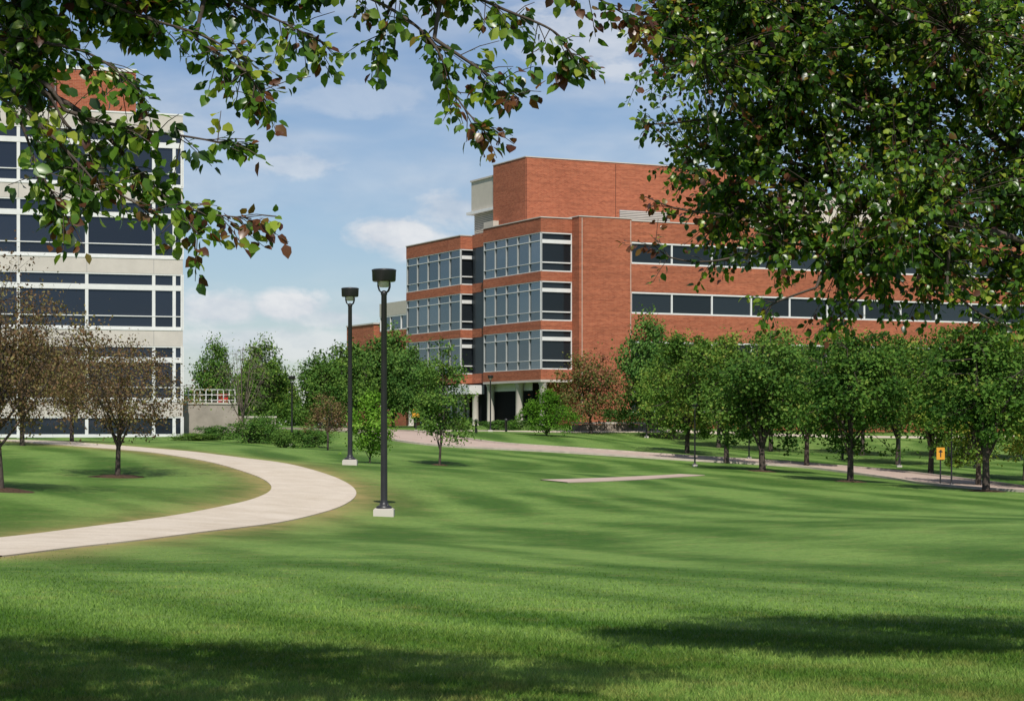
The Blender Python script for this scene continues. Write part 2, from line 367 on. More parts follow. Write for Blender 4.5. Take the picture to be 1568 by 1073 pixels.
# ---------------------------------------------------------------- trees
def unit(v): return v/(np.linalg.norm(v,axis=-1,keepdims=True)+1e-9)
def bez(a,b,c_,n=6):
    t=np.linspace(0,1,n)[:,None];return (1-t)**2*a+2*t*(1-t)*b+t*t*c_
def far_tree(B,H,cb,Wd,nleaf,ls,r,K=110,tint=.45,tv=.18,cs=.34,r0=None,flat=.25,nl=9,k0=.0,jag=.16):
    r0=r0 or .02*H
    top=np.array([r.normal(0,.1),r.normal(0,.1),cb*1.15])
    tr=bez(np.array([0,0,-.15]),top*[.3,.3,.5],top,6)
    tube(B,tr,np.linspace(r0*1.25,r0*.8,6),8,0)
    zc=(H+cb)/2;hz=(H-cb)/2
    ph=r.random((4,3))*6.28
    def outline(d):
        return 1+jag*(np.sin(d[:,0]*3.1+ph[0,0])*np.sin(d[:,1]*2.7+ph[0,1])+.7*np.sin(d[:,2]*5+d[:,0]*4+ph[1,0])+.5*np.sin(d[:,1]*9+ph[1,2])*np.sin(d[:,2]*8+ph[2,0]))
    def place(d,rad):
        s=outline(d)*rad; p=d*s[:,None]
        return np.c_[p[:,0]*Wd/2*(1-flat*p[:,2]),p[:,1]*Wd/2*(1-flat*p[:,2]),zc+p[:,2]*hz]
    limbs=[]
    for i in range(nl):
        a=i*2.4+r.random();el=r.uniform(.1,1.3)
        d=np.array([[math.cos(a)*math.cos(el),math.sin(a)*math.cos(el),math.sin(el)]])
        e=place(d,np.array([.82]))[0]; s=tr[r.integers(3,6)]
        mid=(s+e)/2+np.array([e[0],e[1],0])*.12
        L=bez(s,mid,e,8);tube(B,L,np.linspace(r0*.5,r0*.1,8),5,0);limbs.append(L)
    e=np.array([0,0,H*.93]);L=bez(top,(top+e)/2+r.normal(0,.15,3),e,8);tube(B,L,np.linspace(r0*.7,r0*.1,8),6,0);limbs.append(L)
    LP=np.concatenate([l[2:] for l in limbs])
    d=unit(r.normal(size=(K,3)));rad=(k0+(1-k0)*r.random(K))**(1/2.6);C=place(d,rad)
    for c_ in C:
        q=LP[np.argmin(((LP-c_)**2).sum(1)+r.random(len(LP))*.3)]
        m=(q+c_)/2+r.normal(0,.08,3);tube(B,bez(q,m,c_,4),np.linspace(r0*.16,r0*.05,4),3,0)
        for _ in range(2):
            tube(B,np.array([m,c_+r.normal(0,cs,3)]),np.array([r0*.07,r0*.03]),3,0)
    n=nleaf//K;ct=tint+r.normal(0,tv*.8,K);csz=cs*r.uniform(.55,1.4,K)
    off=r.normal(size=(K,n,3))*csz[:,None,None]*[1,1,.75]
    p=(C[:,None]+off).reshape(-1,3);nr=unit(off.reshape(-1,3))*.5+np.repeat(unit(C-[0,0,zc]),n,0)*.5+r.normal(0,.4,(K*n,3))+[0,0,.5]
    keep=p[:,2]>cb*.6
    p=p[keep];nr=nr[keep]
    t=np.clip(np.repeat(ct,n)[keep]+r.normal(0,tv,len(p)),0,1)
    leaves(B,p,r.normal(size=p.shape),nr,ls*r.uniform(.6,1.3,len(p)),1,t,wid=.4)
TM={}
def tree_mesh(key,leaf,bark=None,**k):
    r=np.random.default_rng(sum(ord(ch) for ch in key)*7)
    B=MB();far_tree(B,r=r,**k);TM[key]=B.mesh(key,[bark or m_bark,leaf])
for kk,cb_,fl,jg,K_ in [('a',1.7,.12,.2,150),('b',1.9,.0,.28,120),('c',1.5,.25,.24,140),('d',2.0,-.1,.22,130),('e',1.6,.3,.3,110),('f',1.8,.05,.26,150)]:
    tree_mesh('pear_'+kk,m_leafP,H=7,cb=cb_,Wd=5.0,nleaf=13500,ls=.165,K=K_,tint=.38+.04*'abcdef'.index(kk),tv=.2,cs=.32,r0=.13,jag=jg,flat=fl)
for kk in 'ab':
    tree_mesh('crab_'+kk,m_leafC,H=5,cb=1.5,Wd=5.2,nleaf=9500,ls=.09,K=170,tint=.42,tv=.25,cs=.30,r0=.085,flat=.1,nl=13,jag=.22)
for kk in 'abc':
    tree_mesh('bg_'+kk,m_leafD,H=7,cb=.6,Wd=5.2,nleaf=10000,ls=.23,K=120,tint=.5,tv=.2,cs=.40,r0=.13,jag=.24)
tree_mesh('sapling',m_leafD,H=6,cb=1.1,Wd=2.9,nleaf=6000,ls=.14,K=95,tint=.42,tv=.2,cs=.25,r0=.06,flat=.3,k0=.1,jag=.25)
tree_mesh('light_small',m_leafL,H=3.4,cb=.3,Wd=2.1,nleaf=3500,ls=.13,K=60,tint=.5,tv=.2,cs=.2,r0=.04,flat=.2)
tree_mesh('conifer',m_leafL,H=3.3,cb=.15,Wd=3.7,nleaf=8000,ls=.12,K=140,tint=.12,tv=.2,cs=.18,r0=.06,flat=.8,jag=.08)
tree_mesh('reddish',m_leafR,H=6,cb=1.1,Wd=5,nleaf=7500,ls=.16,K=90,tint=.42,tv=.25,cs=.36,r0=.1)
tree_mesh('small_red',m_leafC,H=3.2,cb=.9,Wd=2.4,nleaf=2200,ls=.1,K=50,tint=.4,tv=.2,cs=.2,r0=.05)
tree_mesh('bare',m_leafD,m_barkl,H=6.2,cb=1.3,Wd=4.2,nleaf=700,ls=.12,K=170,tint=.6,tv=.2,cs=.35,r0=.09,nl=14,k0=.2)
tree_mesh('shrub',m_leafD,H=1.3,cb=.05,Wd=2.2,nleaf=3000,ls=.1,K=50,tint=.4,tv=.2,cs=.15,r0=.03)
def put(key,name,px,D,H=None,Wd=None,base=None,rot=None):
    x=(px-CX)/F*D;dflt={'pear':(7,4.9),'crab':(5,5.2),'bg':(7,5.2),'sapling':(6,2.9),'light':(3.4,2.1),'conifer':(3.3,3.7),'reddish':(6,5),'small':(3.2,2.4),'bare':(6.2,4.2),'shrub':(1.3,2.2)}[key.split('_')[0]]
    sz=(H or dflt[0])/dflt[0];sw=(Wd or dflt[1])/dflt[1]
    return link(TM[key],name,(x,D,tz(x,D)-.03),random.random()*6.28 if rot is None else rot,(sw,sw*random.uniform(.92,1.08),sz))
random.seed(5)
P_='pear_tree'
for key,px,D,H,w in [('pear_a',1302,95,7.1,5.1),('pear_b',1510,88,7.3,5.5),('pear_c',1168,105,7.0,5.5),('pear_d',1112,116,7.4,5.2),('pear_e',1052,126,7.4,5.4),
    ('pear_f',1235,120,7.7,5.4),('pear_c',1425,116,7.9,5.6),('pear_e',1498,104,7.2,5),('pear_a',1570,112,7.8,5.6),('pear_b',1375,128,8.2,5.6),('pear_d',1640,100,7.5,5.4),('pear_f',1320,140,8.6,5.4),
    ('pear_e',1180,140,8.4,5.6),('pear_a',1480,140,9.2,5.8),('pear_b',1100,142,7.8,5.4),('pear_d',1560,138,9.2,5.8)]:
    put(key,P_,px,D,H,w)
put('bg_a','maple_tree',992,155,8.8,4.4);put('bg_b','maple_tree',1030,150,7.4,4.6)
put('reddish','ornamental_pear_tree',905,152,6.3,5.2)
put('conifer','spruce_tree',838,140);put('sapling','oak_sapling',673,100,5.9,2.8);put('light_small','young_locust_tree',566,95)
put('bare','bare_tree',372,126);put('small_red','plum_tree',502,112)
put('crab_a','crabapple_tree',180,74,5.2,5.3);put('crab_b','crabapple_tree',2,60,6.4,5.3,rot=1.);put('crab_b','crabapple_tree',34,97,6,6);put('crab_a','crabapple_tree',110,104,5,6,rot=2)
for px,D,H,w in [(330,165,7.0,3.6),(402,160,6.8,4.4),(424,180,5.6,3.4)]: put('bg_'+'abc'[int(px)%3],'maple_tree',px,D,H,w)
for px,D,H,w in [(490,150,5.4,3.6),(522,160,6.9,5.),(565,165,7.4,5.2),(602,170,8.0,5.),(636,162,6.8,4.)]: put('bg_'+'bca'[int(px)%3],'maple_tree',px,D,H,w)
for px,D,H,w in [(437,112,1.0,2.0),(385,120,1.4,3.),(405,124,1.6,2.6),(300,122,.5,3),(330,124,.9,2.4),(470,118,1.1,3),(760,156,.8,3),(790,158,.8,3),(700,150,1,2.4)]:
    put('shrub','shrub',px,D,H,w)
def mass(name,x0,x1,y0,y1,H,n,ls,seed,mat,dens=.9):
    r=np.random.default_rng(seed);B=MB();m=n//60
    cx=r.uniform(x0,x1,m);cy=r.uniform(y0,y1,m);hh=H*(.75+.25*np.sin(cx*.5)+.12*np.sin(cx*1.7+2));cz_=terr(cx,cy)+hh*r.random(m)**.6
    off=r.normal(size=(m,60,3))*H*.1;p=(np.c_[cx,cy,cz_][:,None]+off).reshape(-1,3)
    leaves(B,p,r.normal(size=p.shape),unit(off.reshape(-1,3))+[0,-.2,.5],ls*r.uniform(.6,1.3,len(p)),0,np.clip(np.repeat(r.normal(.42,.15,m),60)+r.normal(0,.15,len(p)),0,1),wid=.4)
    link(B.mesh(name,[mat]),name)
mass('distant_trees',-75,-5,255,290,5.2,30000,.5,3,m_leafD)
mass('distant_trees',10,140,255,290,8,20000,.6,4,m_leafD)
# hedge in front of the brick wall
UA=math.radians(26.1);u_=np.array([math.cos(UA),math.sin(UA)]);v_=np.array([-math.sin(UA),math.cos(UA)])
C1=np.array([2.39,165.4])
r=np.random.default_rng(9);B=MB();nH=16000;s=r.uniform(4,34,nH);d=r.uniform(1.2,2.6,nH);q=C1+s[:,None]*u_-(d+1.26)[:,None]*v_
p=np.c_[q,terr(q[:,0],q[:,1])+1.3*r.random(nH)**.6+.08*np.sin(s*3)]
leaves(B,p,r.normal(size=p.shape),r.normal(size=p.shape)+[0,-.6,.8],np.full(nH,.16),0,np.clip(r.normal(.25,.15,nH),0,1),wid=.4);link(B.mesh('hedge',[m_leafD]),'hedge')
# mulch beds
for px,D,rr in [(180,74,1.2),(2,60,1.1),(1302,95,.9),(1510,88,1.),(1168,105,.9),(673,100,.5)]:
    x=(px-CX)/F*D;a=np.arange(28)*2*np.pi/28;R=rr*(1+.05*np.sin(a*3+px));vx=np.r_[x,x+R*.5*np.cos(a),x+R*np.cos(a)];vy=np.r_[D,D+R*.5*np.sin(a),D+R*np.sin(a)]
    vz=terr(vx,vy)+np.r_[.07,np.full(28,.06),np.full(28,-.02)]
    B=MB();i=np.arange(28);i2=(i+1)%28;B.add(np.c_[vx,vy,vz],np.stack([np.zeros(28,int),1+i,1+i2],-1),0,.5,True)
    B.add(np.zeros((0,3)),np.stack([1+i,29+i,29+i2,1+i2],-1)-57,0,.5,True);link(B.mesh('mulch_bed',[m_mulch]),'mulch_bed')

# ---------------------------------------------------------------- near trees (overhanging)
def near_tree(name,trunk,forks,blobs,sprays,nt_twigs,seed,leafsize=.06,brown=.05,limb=.05,ntl=13,lift=.45):
    r=np.random.default_rng(seed);B=MB()
    g=tz(trunk[0],trunk[1]);fk=np.array(forks)
    tr=bez(np.array([trunk[0],trunk[1],g-.1]),np.array([trunk[0]+.05,trunk[1],g+1.]),np.array([trunk[0],trunk[1],fk[2]]),8)
    tube(B,tr,np.linspace(.2,.13,8),12,0)
    C=np.array([b[:3] for b in blobs]);R=np.array([b[3] for b in blobs]);DN=np.array([b[4] if len(b)>4 else 1. for b in blobs])
    vol=R**3*DN;cnt=np.maximum(3,(80*vol/vol.sum()).astype(int));anch=[]
    for c_,R_,n_ in zip(C,R,cnt):
        dd=unit(r.normal(size=(n_,3)));anch+=list(c_+dd*R_*(r.random((n_,1))**.5)*.75)
    anch=np.array(anch);limbs=[]
    for c_ in C:
        s=tr[-1];m=(s+c_)/2+np.array([0,0,lift]);L=bez(s,m,c_,14)
        w_=np.sin(np.linspace(0,9,14)+r.random()*6)[:,None]*r.normal(0,.03,3);L=L+w_*np.linspace(0,1,14)[:,None];limbs.append(L)
        tube(B,L,np.linspace(limb,.012,14),7,0)
    LP=np.concatenate([l[3:] for l in limbs]);AP=[]
    for a in anch:
        q=LP[np.argmin(((LP-a)**2).sum(1))];L=bez(q,(q+a)/2+r.normal(0,.1,3)+[0,0,.08],a,7);tube(B,L,np.linspace(.015,.005,7),5,0);AP.append(L[1:])
    AP=np.concatenate(AP)
    k=r.choice(len(C),nt_twigs,p=vol/vol.sum());dd=unit(r.normal(size=(nt_twigs,3)));rad=r.random(nt_twigs)**(1/2.4)
    ph=r.random(3)*6
    lump=1+.14*np.sin(dd[:,0]*7+ph[0])*np.sin(dd[:,2]*6+ph[1])+.08*np.sin(dd[:,0]*15+dd[:,2]*13)
    TP=C[k]+dd*(R[k]*rad*lump)[:,None]
    LPs=[];LA=[];LN=[];LT=[];LS=[]
    def twig(p0,p1,nl,tb,sz):
        d=p1-p0
        t=(np.arange(nl)+r.random(nl)*.8)/nl
        b=p0+d*t[:,None]; L=np.linalg.norm(d)+1e-6
        side=r.normal(size=(nl,3));side-= (side@d)[:,None]*d/(L*L);side=unit(side)
        ax=side*.8+d/L*.4+[0,0,-.5]+r.normal(0,.25,(nl,3))
        LPs.append(b+unit(ax)*.022);LA.append(ax);nn=r.normal(0,.6,(nl,3))+[0,-.45,.75];LN.append(nn)
        ct=r.normal(.45,.18)
        LT.append(np.where(r.random(nl)<tb,r.uniform(.91,1,nl),np.clip(r.normal(ct,.17,nl),0,.87)));LS.append(sz*r.uniform(.55,1.2,nl))
    for i in range(nt_twigs):
        e=TP[i];q=AP[np.argmin(((AP-e)**2).sum(1))]
        L=np.linalg.norm(e-q);m=(q+e)/2+[0,0,.05]+r.normal(0,.03,3);bz=bez(q,m,e,4)
        tube(B,bz,np.linspace(.004,.002,4),3,0)
        p0=bz[-1]-(bz[-1]-bz[-2])/max(1e-6,np.linalg.norm(bz[-1]-bz[-2]))*min(.26,L)
        twig(p0,e,ntl,brown if r.random()<.92 else .5,leafsize)
    for pts,dens,tb in sprays:
        P3=catmull(np.array([W(*q) for q in pts]),8)
        tube(B,P3,np.linspace(.010,.003,len(P3)),5,0)
        q0=P3[0]; s=LP[np.argmin(((LP-q0)**2).sum(1))]
        tube(B,bez(s,(s+q0)/2+[0,0,.15],q0,8),np.linspace(.018,.010,8),5,0)
        seg=np.linalg.norm(np.diff(P3,axis=0),axis=1).sum();nt=int(seg*dens)
        for j in range(nt):
            f=r.random()**.8;i=min(len(P3)-2,int(f*(len(P3)-1)));p0=P3[i];T=P3[i+1]-P3[i];T/=np.linalg.norm(T)+1e-9
            d=r.normal(0,.6,3)+T*.7+[0,0,-.3];d/=np.linalg.norm(d);l=r.uniform(.08,.26)
            p1=p0+d*l;tube(B,np.array([p0,(p0+p1)/2+[0,0,.01],p1]),np.array([.003,.0025,.0018]),3,0)
            twig(p0+d*l*.2,p1,int(3+l*28),tb*(3.5 if f>.85 else .5),leafsize*1.02)
        twig(P3[-4],P3[-1],8,tb*3.5,leafsize)
    leaves(B,np.concatenate(LPs),np.concatenate(LA),np.concatenate(LN),np.concatenate(LS),1,np.concatenate(LT),big=True)
    print(name,'leaves',sum(len(x) for x in LT))
    link(B.mesh(name,[m_bark,m_leafN]),name)
def bl(px,py,D,R,dn=1): p=W(px,py,D);return (p[0],p[1],p[2],R,dn)
near_tree('shade_pear_tree',(4.9,14.3),(4.9,14.3,E+.5),[
    bl(1145,90,14,.86,1.4),bl(1165,240,14.2,.79,1.4),bl(1140,335,14.4,.54,1.4),bl(1290,390,14,.6,1.4),bl(1330,180,14.6,1.1),bl(1500,110,14,1.25),
    bl(1440,385,14,.62,1.4),bl(1570,375,14,.65,1.3),bl(1240,-60,14,1.1,.8),bl(1080,20,14.3,.58,1.5),bl(1600,230,14.2,1.0),bl(1380,330,13.4,.7,1.2),
    (4.6,15.2,E+4.1,1.9,.55),(3.0,15.1,E+3.9,1.5,.6),(6.2,14.8,E+3.4,1.8,.35),(2.0,14.3,E+3.2,1.1,.8)],[
    ([(1180,380,14),(1090,400,14),(1030,395,14),(1000,375,14)],16,.3),([(1120,330,14),(1040,320,14),(985,300,14)],14,.3),
    ([(1250,440,13.8),(1190,462,13.8),(1170,478,13.8)],16,.1),([(1330,440,13.8),(1290,480,13.8),(1262,505,13.8)],18,.15),
    ([(1100,180,14),(1010,190,14),(975,185,14)],12,.05),([(1450,440,13.5),(1500,480,13.5),(1545,500,13.5)],14,.05)],
    8200,21,.055,.05,.05,13)
near_tree('overhanging_pear_tree',(-3.6,7.6),(-3.6,7.6,E+2.3),[
    (-2.7,8.8,E+3.9,1.7,1.1),(-.6,9.5,E+4.1,1.5,1.4),(-1.8,10.3,E+4.3,1.4,1.5),(.7,9.4,E+4.0,1.,1.3),(-4.2,9,E+3.7,1.4,.6),(-3.6,10.5,E+4.5,1.4,1.3),
    bl(40,25,9.2,.33,14),bl(190,-15,9.4,.33,14),bl(330,-40,9.5,.3,14),bl(450,-60,9.5,.3,11),bl(690,-50,9.5,.25,13),bl(560,-75,9.5,.2,13),bl(30,130,9.,.14,38)],[
    ([(-60,40,9),(60,130,9),(110,200,9),(200,260,9.1),(290,320,9.2),(385,335,9.2)],32,.18),
    ([(-60,110,8.8),(20,170,8.8),(60,260,8.8),(110,345,8.8)],32,.08),
    ([(60,-40,9.2),(200,20,9.2),(340,70,9.3),(415,165,9.3)],32,.08),
    ([(250,-40,9.4),(400,20,9.4),(495,65,9.4)],30,.05),
    ([(480,-40,9.5),(600,15,9.5),(665,70,9.4),(700,150,9.4),(745,205,9.3)],28,.18),
    ([(600,-60,9.5),(760,10,9.5),(850,50,9.5),(882,100,9.5)],30,.16),
    ([(665,60,9.4),(740,110,9.4),(800,150,9.3)],28,.2),
    ([(620,-40,9.6),(590,30,9.6),(572,75,9.6)],20,.03),
    ([(780,-60,9.7),(900,-10,9.7),(985,40,9.7)],22,.6),
    ([(100,170,9.),(190,195,9),(290,210,9.1),(375,225,9.1)],32,.06),
    ([(200,250,9.1),(250,300,9.1),(310,365,9.1)],30,.07),
    ([(20,150,8.9),(120,250,8.9),(160,300,8.9)],30,.05),
    ([(0,60,9.),(130,80,9.),(230,150,9.)],30,.05),
    ([(60,240,9.),(150,280,9.),(240,330,9.)],28,.05),
    ([(300,60,9.3),(380,110,9.3),(355,60,9.3)],18,.05)],
    5600,33,.062,.035,.045,12,1.0)

# ---------------------------------------------------------------- buildings
def strip(B,p0,dv,nv,s0,s1,z0,z1,edges,hb,mf=2,mg_=1,fw=.1,vw=.1,rec=.14,tb=.35,mv=None):
    ed=np.r_[s0,edges,s1];mv=mf if mv is None else mv
    for a,b in zip(ed[:-1],ed[1:]):
        zz=[z0]+[h[0] for h in hb]+[z1]
        for q0,q1 in zip(zz[:-1],zz[1:]):
            t=np.clip(tb+random.gauss(0,.26),0,1); obox(B,p0,dv,nv,a,b,-rec-.05,-rec,q0,q1,mg_,t)
    for e in ed:
        obox(B,p0,dv,nv,e-vw/2,e+vw/2,-rec+.001,-.03,z0,z1,mv)
    for h,wd in hb: obox(B,p0,dv,nv,s0,s1,-rec+.003,-.018,h-wd/2,h+wd/2,mf)
    obox(B,p0,dv,nv,s0,s1,-rec+.003,-.012,z0+.001,z0+fw,mf);obox(B,p0,dv,nv,s0,s1,-rec+.003,-.012,z1-fw,z1-.001,mf)
mats=[m_brick,m_glass,m_white,m_beige,m_grey,m_dark,m_conc,m_mull]
parts=['brick_walls','window_glass','window_frames','beige_panels','metal_louvers','interior','concrete_trim','window_mullions']
B=MB()
n1=-v_;nL=-u_
ZB=[(16.0,17.2),(11.95,12.75),(7.9,8.65),(3.75,4.6)]
ZW=[(12.75,16.0),(8.65,11.95),(4.6,7.9)]
def bay(C,Lu,Lv,ncolL,ncolR):
    for a,b in ZB: obox(B,C,u_,n1,0,Lu,-Lv,0,a,b,0)
    obox(B,C,u_,n1,-.05,Lu,-Lv-.05,.05,17.2,17.28,6)
    obox(B,C,u_,n1,.4,Lu-.01,-Lv+.4,-.4,3.8,17.1,5)
    for k,(a,b) in enumerate(ZW):
        strip(B,C,v_,nL,.05,Lv-.05,a,b,np.linspace(.05,Lv-.05,ncolL+1)[1:-1],[(a+.75,.05),(b-.7,.07)],2,1,.06,.10,tb=.5,mv=7)
        strip(B,C,u_,n1,.05,Lu-.02,a,b,np.linspace(.05,Lu,ncolR+1)[1:-1],[(a+.75,.1),(b-.75,.32)],2,1,.1,.10,tb=.1)
bay(C1,2.94,11.2,5,1)
C2=np.array([-4.7,181.5]);bay(C2,4.2,12.6,5,3)
# main mass
FM=C1+u_*2.94-v_*1.26
obox(B,FM,u_,n1,0,5.0,-36,0,-1.5,17.3,0)
obox(B,FM,u_,n1,-.05,5.06,-36,.05,17.3,17.38,6)
W2=[(13.55,15.4),(9.35,11.2),(5.2,7.05),(1.0,2.85)]
zz=[17.15,15.4,13.55,11.2,9.35,7.05,5.2,2.85,1.0,-1.5]
for i in range(0,10,2): obox(B,FM,u_,n1,5.0,78,-36,-.06,zz[i+1],zz[i],0)
obox(B,FM,u_,n1,5.0,78,-36,-.02,17.15,17.24,6)
obox(B,FM,u_,n1,5.3,77.5,-35,-.6,-1,17.0,5)
FMs=FM-n1*.06
for a,b in W2: strip(B,FMs,u_,n1,5.02,77.9,a,b,np.arange(9.0,77,4.0),[],2,1,.14,.14,tb=.45)
for a in (0.25,4.9): obox(B,FM,u_,n1,a,a+.05,-.01,.004,-1.2,17.2,3)
# penthouse
def ab(a,b): return C1+u_*a+v_*b
PH=ab(3.15,9.1)
obox(B,PH,u_,n1,0,23,-6.65,0,17.2,23.5,0);obox(B,PH,u_,n1,-.05,23.05,-6.7,.05,23.5,23.58,6)
obox(B,PH,u_,n1,9.4,14.6,-.02,.06,17.9,19.3,4)
for k in range(9): obox(B,PH,u_,n1,9.4,14.6,.06,.13,17.95+k*.15,18.03+k*.15,6)
for s in (.06,9.,19.): obox(B,PH,u_,n1,s,s+.04,-.01,.004,17.3,23.4,5)
obox(B,ab(3.5,15.8),u_,n1,0,8,-5.4,0,19.8,22.6,3);obox(B,ab(3.5,15.8),u_,n1,-.1,8,-5.5,.05,22.6,22.75,6);obox(B,ab(3.2,15.8),u_,n1,.0,8,-5.9,0,19.55,19.8,2)
obox(B,ab(3.7,15.8),u_,n1,0,8,-5.1,0,17.2,19.55,4)
for k in range(14): obox(B,ab(3.7,15.8),v_,nL,.1,5.1,0,.06,17.3+k*.16,17.38+k*.16,3)
obox(B,ab(2.6,14.6),u_,n1,0,2,-2,0,17.2,18.4,3)
obox(B,ab(30,8),u_,n1,0,14,-8,0,17.2,21.6,3);obox(B,ab(29.9,8),u_,n1,0,14.2,-8,.08,21.6,21.8,6)
# far wings
FW=np.array([-9.2,204.5])
for a,b in [(11.6,13.0),(7.4,10.0),(3.2,5.8),(-1,1.6)]: obox(B,FW,u_,n1,0,20,-11.6,0,a,b,0 if a<11 else 3)
for a,b in [(10.0,11.6),(5.8,7.4),(1.6,3.2)]:
    strip(B,FW,v_,nL,.05,11.5,a,b,np.linspace(0,11.6,5)[1:-1],[],2,1,.12,.12,tb=.5);strip(B,FW,u_,n1,.05,12,a,b,np.linspace(0,12,5)[1:-1],[],2,1,.12,.12)
obox(B,FW,u_,n1,.5,19,-11.1,-.5,-1,12.9,5)
obox(B,np.array([-15.0,216]),u_,n1,0,12,-8,0,-1,10.9,0);obox(B,np.array([-15.05,215.9]),u_,n1,0,12,-8.1,.05,10.9,11.05,6)
# entrance recess, columns, canopy
obox(B,C1,u_,n1,2.3,2.93,-36,-3.0,-1.5,3.74,0)
obox(B,C1,u_,n1,.9,2.93,-11,-3.2,-1.5,3.74,5)
strip(B,C1+u_*.95,v_,nL,3.3,10.8,-.2,2.9,np.linspace(3.3,10.8,7)[1:-1],[(2.1,.1)],2,1,.08,.1,tb=.2)
obox(B,C1,v_,nL,3.3,10.8,-.9,-.8,2.9,3.74,2)
obox(B,C1,u_,n1,-.02,2.94,-11.2,.02,3.55,3.745,6)
def colm(q,w=.33,z1=3.55):
    prof=[(w*1.35,-1.2),(w*1.35,-.1),(w*1.05,-.05),(w,0),(w,z1-.25),(w*1.25,z1-.15),(w*1.25,z1)]
    lathe(B,[(a,b+E) for a,b in prof],16,6,q[0],q[1])
for a,b in ((.45,.45),(.45,4.9),(.45,10.6)): colm(ab(a,b))
# second entrance
obox(B,C2,u_,n1,1.4,4.1,-12,-.9,-1.5,3.74,5)
strip(B,C2-n1*1.0,u_,n1,.3,4.2,-.4,2.7,[1.2,2.2,3.2],[(1.9,.1)],2,1,.1,.12,tb=.1)
strip(B,C2+u_*1.2,v_,nL,1.,12.,-.4,3.2,np.linspace(1,12,7)[1:-1],[(2.,.1)],2,1,.1,.12,tb=.2)
obox(B,C2,u_,n1,-.6,4.8,-3.5,3.2,2.75,3.55,2)
for a,b in ((0.2,-2.8),(3.8,-2.8),(.3,.2),(.3,6),(.3,12)): colm(C2+u_*a+v_*b,.28,2.75 if b<0 else 3.7)
obox(B,C1,u_,n1,1.6,2.9,-16.6,-11.3,-1.5,17.1,5)
for a,b in ZW: obox(B,C1,u_,n1,1.5,1.6,-16.6,-11.3,a,b,1,.3)
for a,b in ZB: obox(B,C1,u_,n1,1.45,1.6,-16.6,-11.3,a,b,0)
group('brick_office_building',B,mats,parts)

# left office building
B=MB();RP=W(280,673,127.5)[:2];uL=np.array([-.951,-.308]);nv=np.array([.308,-.951]);LB=50.
mats2=[m_brick,m_glassd,m_white,m_beige,m_grey,m_dark,m_conc,m_mull]
bands=[(18.7,19.85),(14.17,15.2),(9.6,10.65),(5.0,6.1),(.5,1.57)]
ed=np.r_[.55,1.85,1.85+4.2*np.arange(1,12)]
for a,b in bands:
    obox(B,RP,uL,nv,0,LB,-22,0,a,b,6)
    obox(B,RP,uL,nv,-.03,LB,-22,.03,b-.1,b-.0,2)
    for e in ed[1:]: obox(B,RP,uL,nv,e-.012,e+.012,-.01,.004,a+.02,b-.11,4)
glz=[(15.2,18.7),(10.65,14.17),(6.1,9.6),(1.57,5.0),(-1.4,.5)]
for k,(a,b) in enumerate(glz):
    hb=[(a+.8,.06),(a+.07,.14),(b-.88,.34)] if k<4 else [(a+.7,.2)]
    strip(B,RP,uL,nv,.04,LB,a,b,ed,sorted(hb),2,1,.08,.2,.12,tb=.3)
    strip(B,RP,-nv,-uL,.04,21,a,b,np.arange(1,20,4),sorted(hb),2,1,.08,.2,.12,tb=.3)
obox(B,RP,uL,nv,.4,LB-.3,-21.6,-.4,-1.4,19.6,5)
obox(B,RP,uL,nv,2.6,7.6,-10,-3,19.85,22.9,0);obox(B,RP,uL,nv,2.55,7.65,-10.05,-2.95,22.9,23.1,2)
obox(B,RP,uL,nv,4.9,5.25,-2.99,-2.9,22.25,22.45,5)
for a in np.arange(7.7,14,.9): obox(B,RP,uL,nv,a,a+.05,-3.2,-3.15,19.85,23.6,4)
obox(B,RP,uL,nv,7.7,14,-3.2,-3.15,23.55,23.62,4);obox(B,RP,uL,nv,7.7,14,-3.2,-3.15,23.0,23.05,4)
obox(B,RP,uL,nv,14,30,-12,-4,19.85,22.4,0)
group('glass_office_building',B,mats2,parts)

# terrace wall + railing
B=MB();T0=W(292,640,131)[:2];du=unit(W(408,640,134)[:2]-T0);dn=np.array([du[1],-du[0]])
obox(B,T0,du,dn,-2,3.4,-6,0,-2,1.35,0);obox(B,T0,du,dn,-2.05,3.45,-6,.05,1.35,1.47,1)
obox(B,T0,du,dn,3.4,5.9,-4,.6,-2,.45,0);obox(B,T0,du,dn,3.45,5.95,-4,.65,.45,.57,1)
for s in np.arange(-1.8,3.3,.42): obox(B,T0,du,dn,s,s+.05,-.2,-.15,1.47,2.3,2)
for z in (1.6,2.3,1.95): obox(B,T0,du,dn,-1.8,3.3,-.21,-.14,z,z+.05,2)
group('terrace_wall',B,[m_wall,m_beige,m_white],['wall','coping','railing'])
B=MB();obox(B,T0,du,dn,2.5,3.0,-1.2,-.7,1.47,1.95,0);obox(B,T0,du,dn,2.4,3.1,-1.3,-.6,1.95,2.05,0);link(B.mesh('planter',[m_red]),'planter')
# retaining wall near brick wall
B=MB();R0=W(880,650,155)[:2];dr=unit(W(1010,650,158)[:2]-R0);dn=np.array([dr[1],-dr[0]])
for k in range(9):
    s=k*.85;obox(B,R0,dr,dn,s,s+.83,-.5,0,-1.5,.0+.04*(k%2),0)
obox(B,R0,dr,dn,-.05,7.7,-.55,.05,.05,.2,1)
group('retaining_wall',B,[m_stone,m_conc],['blocks','cap'])

